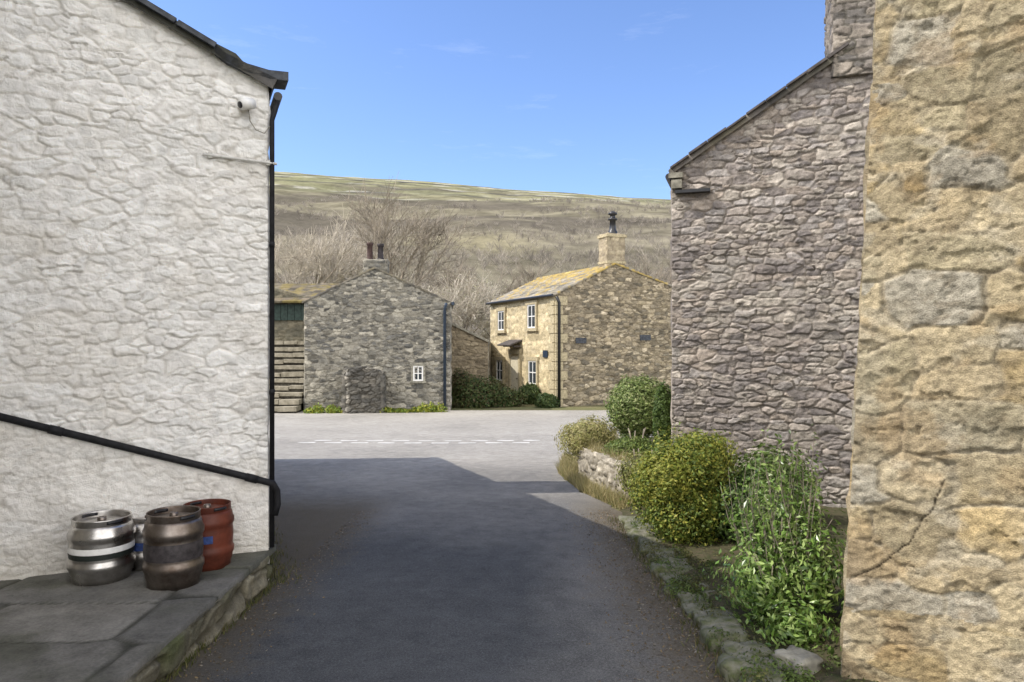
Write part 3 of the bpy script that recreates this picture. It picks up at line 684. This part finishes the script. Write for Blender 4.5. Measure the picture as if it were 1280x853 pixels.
def bankz(X,Y):
    xe=np.interp(Y,[8.2,9,9.8,10.7,11.8,12.8,16],[1.75,1.45,1.22,1.15,1.35,2.0,5.5])
    return gz(Y)+ss(-.05,.12,X-xe)*.47*ss(16,12.5,Y)-.03+.06*(fbm(X*3,Y*3,141,4)-.5)*ss(0,.2,X-xe)
P,F=grid(xs,ys,bankz);struct(mesh_np('bank',P,F,M['soil']),'raised earth bank behind the low wall')
# ---------------------------------------------------------------- foliage
def leafquads(pos,nrm,size,pal,seed,asp=.5,bright=.3):
    r=np.random.default_rng(seed);n=len(pos)
    t=np.cross(nrm,r.normal(size=(n,3)));t/=np.linalg.norm(t,axis=1)[:,None]+1e-9;b=np.cross(nrm,t);b/=np.linalg.norm(b,axis=1)[:,None]+1e-9
    sz=(size*r.uniform(.55,1.35,n))[:,None]
    V=np.stack([pos-t*sz,pos+b*sz*asp-nrm*sz*.12,pos+t*sz,pos-b*sz*asp-nrm*sz*.12],1).reshape(-1,3)
    F=np.arange(4*n).reshape(-1,4)
    C=np.array(pal)[r.integers(0,len(pal),n)]*(1+bright*r.uniform(-1,1,n))[:,None]
    return V,F,np.repeat(C,4,0)
def cloud(c,rad,n,size,pal,seed,lump=.3,freq=2.2,shell=.45,zmin=None,core=True,asp=.5,fuzz=.05):
    r=np.random.default_rng(seed);d=r.normal(size=(n,3));d/=np.linalg.norm(d,axis=1)[:,None]
    L=1+lump*2*(fbm(d[:,0]*freq+d[:,2]*1.3+seed,d[:,1]*freq-d[:,2]*freq,seed,5)-.5)+r.normal(size=n)*fuzz
    dep=1-shell*r.uniform(0,1,n)**1.6
    pos=arr(c)+d*(L*dep)[:,None]*arr(rad)
    if zmin is not None:
        k=pos[:,2]>zmin;pos,d=pos[k],d[k]
    nr=d+r.normal(size=d.shape)*.6;nr[:,2]+=.3;nr/=np.linalg.norm(nr,axis=1)[:,None]
    V,F,C=leafquads(pos,nr,size,pal,seed,asp)
    out=[(V,F,C)]
    if core:
        th=np.linspace(0,2*PI,25);ph=np.linspace(-PI/2,PI/2,13);T,Pp=np.meshgrid(th,ph,indexing='ij')
        dd=np.stack([np.cos(Pp)*np.cos(T),np.cos(Pp)*np.sin(T),np.sin(Pp)],-1)
        LL_=1+lump*2*(fbm(dd[...,0]*freq+dd[...,2]*1.3+seed,dd[...,1]*freq-dd[...,2]*freq,seed,5)-.5)
        P=arr(c)+dd*(LL_*(1-shell)*.95)[...,None]*arr(rad)
        I=np.arange(T.size).reshape(T.shape);F=np.stack([I[:-1,:-1],I[1:,:-1],I[1:,1:],I[:-1,1:]],-1).reshape(-1,4)
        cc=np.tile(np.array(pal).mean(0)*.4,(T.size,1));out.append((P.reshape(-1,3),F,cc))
    return out
def stems(base,tops,r0,parent,mat='trunk'):
    b=MB()
    for t in tops:
        m=(arr(base)+arr(t))/2+arr((random.uniform(-.05,.05),random.uniform(-.05,.05),0))
        b.tube([base,m,t],[r0,r0*.7,r0*.35],6)
    return b.build('stem',M[mat],parent,True)
def bush(name,label,base,clouds,cat='bush',tops=None,r0=.02,mat='leaf'):
    t=thing(name,label,cat,base);parts=[]
    for c in clouds: parts+=cloud(**c)
    join('foliage',parts,M[mat],t,False);
    tops=tops or [arr(base)+arr((random.uniform(-.2,.2),random.uniform(-.2,.2),.4)) for _ in range(5)]
    stems(base,tops,r0,t);return t
gold=[(.25,.265,.045),(.20,.24,.04),(.31,.30,.055),(.12,.17,.03),(.09,.135,.025)]
lime=[(.16,.27,.05),(.12,.20,.04),(.23,.33,.085),(.07,.125,.027),(.29,.38,.12)]
pale=[(.25,.31,.10),(.17,.23,.06),(.32,.35,.15),(.12,.17,.045)]
dark=[(.06,.095,.028),(.04,.07,.02),(.09,.12,.036)]
straw=[(.36,.33,.13),(.27,.27,.09),(.42,.37,.17)]
bush('golden_bush','rounded golden green bush beside the lane, biggest of the bushes',(1.62,6.8,-.25),[
    dict(c=(1.58,6.8,.24),rad=(.42,.44,.45),n=20000,size=.018,pal=gold,seed=1,lump=.42,freq=3.,zmin=-.26,fuzz=.09),
    dict(c=(1.42,6.6,.34),rad=(.26,.28,.24),n=6500,size=.017,pal=gold[:3],seed=2,lump=.4,freq=3.,fuzz=.12),
    dict(c=(1.78,6.75,.50),rad=(.30,.30,.24),n=7500,size=.017,pal=gold[:4],seed=3,lump=.4,freq=3.,fuzz=.12),
    dict(c=(1.60,6.55,.02),rad=(.36,.30,.28),n=6500,size=.017,pal=gold[1:],seed=4,lump=.4,freq=3.,zmin=-.26,fuzz=.1)])
ls=dict(shell=.9,asp=.42,core=False,fuzz=.25,size=.023,pal=lime,lump=.6,freq=3.2)
t=bush('leafy_shrub','bright green loose leafy shrub in front of the near sandstone corner',(1.70,4.6,-.15),[
    dict(c=(1.72,4.62,.32),rad=(.25,.28,.34),n=2300,seed=5,**ls),
    dict(c=(1.56,4.5,.08),rad=(.24,.28,.26),n=2200,seed=6,**ls),
    dict(c=(1.84,4.45,.15),rad=(.28,.28,.36),n=2600,seed=7,**ls),
    dict(c=(1.62,4.1,-.05),rad=(.21,.2,.16),n=1100,seed=8,**ls)],'shrub',
    [(1.72+random.uniform(-.28,.25),4.55+random.uniform(-.25,.2),random.uniform(.2,.6)) for _ in range(26)],.006,'glossleaf')
sb=MB();lv=[]
for k in range(75):
    a=random.uniform(0,2*PI);q0=random.uniform(.05,.26);b0=arr((1.70+q0*math.cos(a),4.55+q0*math.sin(a),random.uniform(-.05,.4)));tp_=b0+arr((random.uniform(-.18,.12),random.uniform(-.12,.12),random.uniform(.34,.78)))
    sb.tube([b0,(b0+tp_)/2+arr((random.uniform(-.03,.03),0,0)),tp_],[.003,.0025,.0012],5)
    for q in np.linspace(.1,1,26):
        lv.append(b0+(tp_-b0)*q+arr([random.uniform(-.022,.022) for _ in range(3)]))
lv=np.array(lv);nr=rng.normal(size=lv.shape);nr/=np.linalg.norm(nr,axis=1)[:,None]
V,F,C=leafquads(lv,nr,.019,lime,9,.42);mesh_np('shoot_leaves',V,F,M['glossleaf'],t,C,False);sb.build('shoot',M['trunk'],t)
bush('round_bush','clipped round pale green bush on the bank behind the low wall',(1.98,11,.05),[dict(c=(1.93,11,.58),rad=(.46,.47,.46),n=16000,size=.024,pal=pale,seed=11,lump=.2,freq=3,shell=.35,fuzz=.07)])
bush('conical_bush','narrow upright dark green bush between the round bush and the rubble gable',(2.05,9.6,.02),[dict(c=(2.02,9.6,.52),rad=(.14,.15,.52),n=5500,size=.02,pal=[(.075,.12,.028),(.10,.15,.032)],seed=12,lump=.15,shell=.35)])
bush('straw_mound','straw yellow mounded plant trailing over the low wall',(1.2,11,0),[dict(c=(1.16,10.9,.12),rad=(.40,.45,.30),n=8500,size=.03,pal=straw,seed=13,lump=.45,asp=.25,fuzz=.1)],'plant')
bush('low_bush','low dark green clump on the bank in front of the round bush',(1.7,9.8,0),[dict(c=(1.60,9.7,.12),rad=(.34,.3,.2),n=7000,size=.02,pal=[(.14,.19,.04),(.1,.15,.035),(.19,.23,.06)],seed=14,lump=.3,fuzz=.08)],'plant')
bush('trailing_plant','olive green plant spilling over the low wall beside the golden bush',(1.6,8.7,-.1),[dict(c=(1.60,8.55,.0),rad=(.32,.42,.26),n=5500,size=.022,pal=[(.20,.20,.06),(.26,.25,.09),(.15,.17,.045)],seed=15,lump=.4,fuzz=.1)],'plant')
bush('wall_shrub','mixed green shrub at the foot of the rubble gable behind the leafy shrub',(2.3,7,-.15),[
    dict(c=(2.2,6.6,.02),rad=(.46,.4,.40),n=9000,size=.024,pal=dark+lime[:1],seed=16,lump=.45,zmin=-.25,fuzz=.1),
    dict(c=(2.6,7.2,.15),rad=(.4,.4,.36),n=6000,size=.024,pal=[(.12,.16,.042),(.08,.12,.03)],seed=17,lump=.45,fuzz=.1)],'shrub')
brn=[(.11,.085,.04),(.08,.085,.03),(.15,.115,.06),(.06,.08,.025)]
bush('bramble_hedge','brownish green overgrown hedge between the two far cottages',(-1.3,29.8,-1.15),[
    dict(c=(-1.5,29.8,-.65),rad=(1.1,.7,.75),n=9000,size=.05,pal=dark+brn[:2],seed=21,lump=.5,zmin=-1.2,fuzz=.1),
    dict(c=(-.5,30.2,-.85),rad=(.9,.6,.5),n=6000,size=.05,pal=dark+brn[:2],seed=22,lump=.5,zmin=-1.2,fuzz=.1),
    dict(c=(-2.2,30.4,-.3),rad=(.7,.6,.65),n=5000,size=.05,pal=brn,seed=23,lump=.5,fuzz=.1)],'hedge',r0=.04)
bush('ivy_shrub','small green shrub against the left front of the sandstone house',(.6,31.6,-1.15),[dict(c=(.75,31.4,-.75),rad=(.5,.5,.5),n=5000,size=.05,pal=dark,seed=24,lump=.4,zmin=-1.2)],'shrub')
bush('corner_plant','low green plant at the drainpipe corner of the sandstone house',(1.5,29.6,-1.15),[dict(c=(1.45,29.7,-.9),rad=(.5,.35,.35),n=4000,size=.05,pal=dark,seed=25,lump=.4,zmin=-1.2)],'plant')
parts=[]
for k in range(16):
    xx=-7.6+k*.32+random.uniform(-.1,.1)
    parts+=cloud((xx,27.3+.03*k,-1.1),(.26,.2,random.uniform(.1,.32)),500,.05,[(.2,.27,.04),(.13,.19,.03),(.32,.32,.04)],30+k,.3,core=False,zmin=-1.15)
tag(join('ground_cover',parts,M['leaf'],None,False),'bright green plants along the foot of the grey cottage','plants',None,'stuff')
parts=[]
for k in range(90):
    yy=random.uniform(3.2,7.6);xx=random.uniform(1.36,2.1) if random.random()<.7 else random.uniform(1.18,1.4)
    parts+=cloud((xx,yy,float(gz(np.array(yy)))+.05),(random.uniform(.05,.18),random.uniform(.06,.2),random.uniform(.03,.08)),300,.010,random.choice([[(.10,.13,.035),(.07,.10,.025)],[(.13,.13,.04),(.09,.09,.035)],[(.12,.17,.04),(.09,.13,.03)]]),230+k,.4,core=False,fuzz=.15)
tag(join('bed_weeds',parts,M['leaf'],None,False),'small weeds and moss growing over the bed and its edging stones','plants',None,'stuff')
def blades(pts,h,pal,seed,name,label):
    r=np.random.default_rng(seed);n=len(pts);a=r.uniform(0,2*PI,n);l=h*r.uniform(.4,1.2,n)
    lean=r.uniform(.1,.8,n);b=r.uniform(0,2*PI,n)
    tip=pts+np.stack([np.cos(b)*lean*l,np.sin(b)*lean*l,l],-1);w=np.stack([np.cos(a),np.sin(a),0*a],-1)*(.0035+.03*h*.15)
    V=np.stack([pts-w,pts+w,tip],1).reshape(-1,3);C=np.array(pal)[r.integers(0,len(pal),n)]*r.uniform(.7,1.2,n)[:,None]
    return tag(mesh_np(name,V,np.arange(3*n).reshape(-1,3),M['leaf'],None,np.repeat(C,3,0),False),label,'grass',None,'stuff')
pts=[]
for k in range(6500):
    u=random.random();yy=8.3+4.6*u;xe=float(np.interp(yy,[8.3,9.6,11.3,13],[1.25,.9,.72,.95]));x_=xe+abs(random.gauss(0,.18))
    pts.append((x_,yy,float(gz(np.array(yy)))))
for k in range(1500):
    u=random.random();yy=8.5+4.*u;xe=float(np.interp(yy,[8.3,9,9.8,10.7,11.8,12.8],[1.68,1.4,1.16,1.08,1.26,1.85]));pts.append((xe+abs(random.gauss(0,.1)),yy,float(gz(np.array(yy)))+.44))
blades(np.array(pts),.17,[(.42,.35,.17),(.34,.29,.13),(.24,.24,.09),(.48,.41,.22)],41,'dry_grass','dry straw coloured grass along the foot and top of the low wall')
pts=[]
for k in range(1800):
    yy=random.uniform(5.4,8.0);x_=-1.86-(yy-5.4)*.43+abs(random.gauss(0,.12));pts.append((x_,yy,float(gz(np.array(yy)))))
for k in range(500):
    yy=random.uniform(3.2,5.4);pts.append((-1.8+abs(random.gauss(0,.03)),yy,float(gz(np.array(yy)))))
for k in range(1100):
    yy=random.uniform(3.2,7.8);pts.append((1.13+random.gauss(0,.05),yy,float(gz(np.array(yy)))))
blades(np.array(pts),.05,[(.12,.13,.04),(.17,.145,.065),(.08,.09,.025)],42,'grass','sparse short grass at the foot of the white house and kerbs')
n=5200
lx=np.where(rng.random(n)<.75,1.15-np.abs(rng.normal(0,.25,n)),-1.75+np.abs(rng.normal(0,.16,n)));ly=rng.uniform(3.2,8.3,n)
pos=np.stack([lx,ly,gz(ly)+.006],-1);nr=rng.normal(size=(n,3))*.35;nr[:,2]=1;nr/=np.linalg.norm(nr,axis=1)[:,None]
V,F,C=leafquads(pos,nr,.009,[(.16,.11,.06),(.22,.16,.085),(.10,.075,.04),(.26,.23,.18)],51)
tag(mesh_np('leaf_litter',V,F,M['leaf'],None,C,False),'brown leaf litter and grit along the lane edges','litter',None,'stuff')
# ---------------------------------------------------------------- bare trees
def gen_tree(seed,h,spread,dens=1.,tmin=.015):
    R=random.Random(seed);tr=MB();cr=MB();tips=[]
    def br(p,d,l,r,lv):
        n=3 if lv<3 else 2
        pts=[p];dd=d.copy()
        for i in range(n):
            dd=(dd+Vector((R.gauss(0,.16),R.gauss(0,.16),R.gauss(.05,.1)))*(1. if lv else .35)).normalized();pts.append(pts[-1]+dd*l/n)
        rs=[r*(1-.55*i/n) for i in range(n+1)]
        (tr if lv<2 else cr).tube(pts,rs,7 if lv==0 else (5 if lv==1 else 3),False)
        if lv==4: tips.append(pts[-1]);return
        nc=[7,6,6,5][lv];nc=max(3,int(nc*dens))
        for k in range(nc):
            f=R.uniform(.35,1.) if lv else R.uniform(.55,1.05)
            i=min(n-1,int(f*n));q=pts[i].lerp(pts[i+1],min(1,f*n-i))
            a=R.uniform(0,2*PI);ax=dd.orthogonal().normalized();o=ax*math.cos(a)+dd.cross(ax)*math.sin(a)
            sp=R.uniform(.45,.95)*spread
            nd=(dd+o*sp+Vector((0,0,.15))).normalized()
            br(q,nd,l*R.uniform(.5,.75),max(tmin,rs[-1]*R.uniform(.5,.75)),lv+1)
    br(Vector((0,0,-.2)),Vector((0,0,1)),h*.36,h*.026,0)
    zmax=max(t.z for t in tips);s=h/zmax
    for b in(tr,cr): b.v=[(x*s,y*s,z*s) for x,y,z in b.v]
    return tr,cr,[t*s for t in tips]
def tree(label,seed,x,y,z,h,spread,tw='twig',dens=1.,blossom=None):
    tr,cr,tips=gen_tree(seed,h,spread,dens);t=thing('bare_tree',label,'tree',(x,y,z),'bare trees behind the far cottages')
    o1=tr.build('trunk',M['trunk'],None,True);o1.parent=t
    o2=cr.build('crown',M[tw],None,True);o2.parent=t
    if blossom:
        P=np.array([tuple(q) for q in tips]);P=np.repeat(P,4,0)+rng.normal(size=(len(P)*4,3))*.12;nr=rng.normal(size=P.shape);nr/=np.linalg.norm(nr,axis=1)[:,None]
        V,F,C=leafquads(P,nr,.05,blossom,seed);o3=mesh_np('blossom',V,F,M['leaf'],None,C,False);o3.parent=t
    return t
bl=[(.50,.46,.37),(.42,.38,.3),(.36,.34,.22)]
hz=lambda x,y:float(hillz(np.array([x]),np.array([float(y)]))[0]) if y>60 else -1.2
T=[('tallest bare tree, rising directly behind the grey cottage chimney',3,-8.6,50,14.2,1.0,'twig',1.,None),
   ('spreading bare tree left of the grey cottage, above the outbuilding roof',4,-15.2,52,12.5,1.15,'twigpale',1.,None),
   ('bare tree left of the tallest, half hidden by the grey cottage roof',5,-11.8,58,13,1.1,'twigpale',1.,None),
   ('pale blossoming tree right of the grey cottage above the sloping wall',6,-3.2,43,7.4,1.2,'twigpale',1.15,bl),
   ('smaller pale budding tree above the hedge between the cottages',7,-.9,46,6.4,1.2,'twigpale',1.15,bl),
   ('bare brown tree behind the pale blossoming tree',8,-4.6,62,11.,1.1,'twig',1.,None),
   ('bare tree behind the left end of the mossy roof',9,.8,66,10.,1.1,'twig',1.,None),
   ('bare tree right of the tall black chimney pot, behind the sandstone house',10,9.8,52,9.3,1.1,'twig',1.,None),
   ('bare tree directly behind the mossy roof ridge',11,4.3,70,9.5,1.1,'twig',1.,None),
   ('bare tree at the far left beside the white house downpipe',12,-19.5,60,11.5,1.15,'twig',1.,None)]
for (lb,sd_,x,y,h,sp_,tw,de,bo) in T: tree(lb,sd_,x,y,hz(x,y),h,sp_,tw,de,bo)
# ---------------------------------------------------------------- light, sky, camera
EL=47.5;AZ=5.
ts=arr((-math.cos(math.radians(AZ))*math.cos(math.radians(EL)),-math.sin(math.radians(AZ))*math.cos(math.radians(EL)),math.sin(math.radians(EL))))
sl=bpy.data.lights.new('sun','SUN');sl.energy=5.0;sl.angle=math.radians(.5);sl.color=(1,.94,.85)
so=bpy.data.objects.new('sun',sl);link(so);so.location=tuple(ts*50);so.rotation_euler=Vector(tuple(-ts)).to_track_quat('-Z','Y').to_euler()
w=bpy.data.worlds.new('World');S.world=w;w.use_nodes=True;nt=w.node_tree
sk=nt.nodes.new('ShaderNodeTexSky');sk.sky_type='NISHITA';sk.sun_disc=False;sk.sun_elevation=math.radians(EL);sk.sun_rotation=math.radians(270-AZ)
sk.air_density=1.;sk.dust_density=.5;sk.ozone_density=2.8
sky=mixn(nt,1.,sk.outputs[0],(1.28,1.36,1.64),'MULTIPLY')
# broken bright cloud added behind the viewer to lift shaded walls, faint cirrus ahead
tc=nt.nodes.new('ShaderNodeTexCoord');sp=nt.nodes.new('ShaderNodeSeparateXYZ');nt.links.new(tc.outputs['Generated'],sp.inputs[0])
cl=noise(nt,2.2,8,tc.outputs['Generated'],.6)
back=mrange(nt,sp.outputs[1],.0,-.35,0,1)
fac=math_(nt,'MULTIPLY',back,mrange(nt,cl,.30,.48,0,.97))
mp=nt.nodes.new('ShaderNodeMapping');mp.inputs['Scale'].default_value=(1.2,1.2,7.);nt.links.new(tc.outputs['Generated'],mp.inputs[0])
ci=noise(nt,3.2,9,mp.outputs[0],.7)
fac=math_(nt,'MAXIMUM',fac,math_(nt,'MULTIPLY',mrange(nt,ci,.6,.85,0,.08),mrange(nt,sp.outputs[2],.02,.15,0,1)))
sky=mixn(nt,fac,sky,(17.0,16.7,16.4))
bg=nt.nodes['Background'];bg.inputs[1].default_value=.15;nt.links.new(sky,bg.inputs[0])
cd=bpy.data.cameras.new('camera');cd.sensor_width=36;cd.lens=36*900/1280;cd.clip_end=6000;cd.clip_start=.05
co=bpy.data.objects.new('camera',cd);link(co);co.location=(0,0,1.6);co.rotation_euler=(PI/2,0,0);S.camera=co
S.view_settings.view_transform='Standard';S.view_settings.look='None';S.view_settings.exposure=0
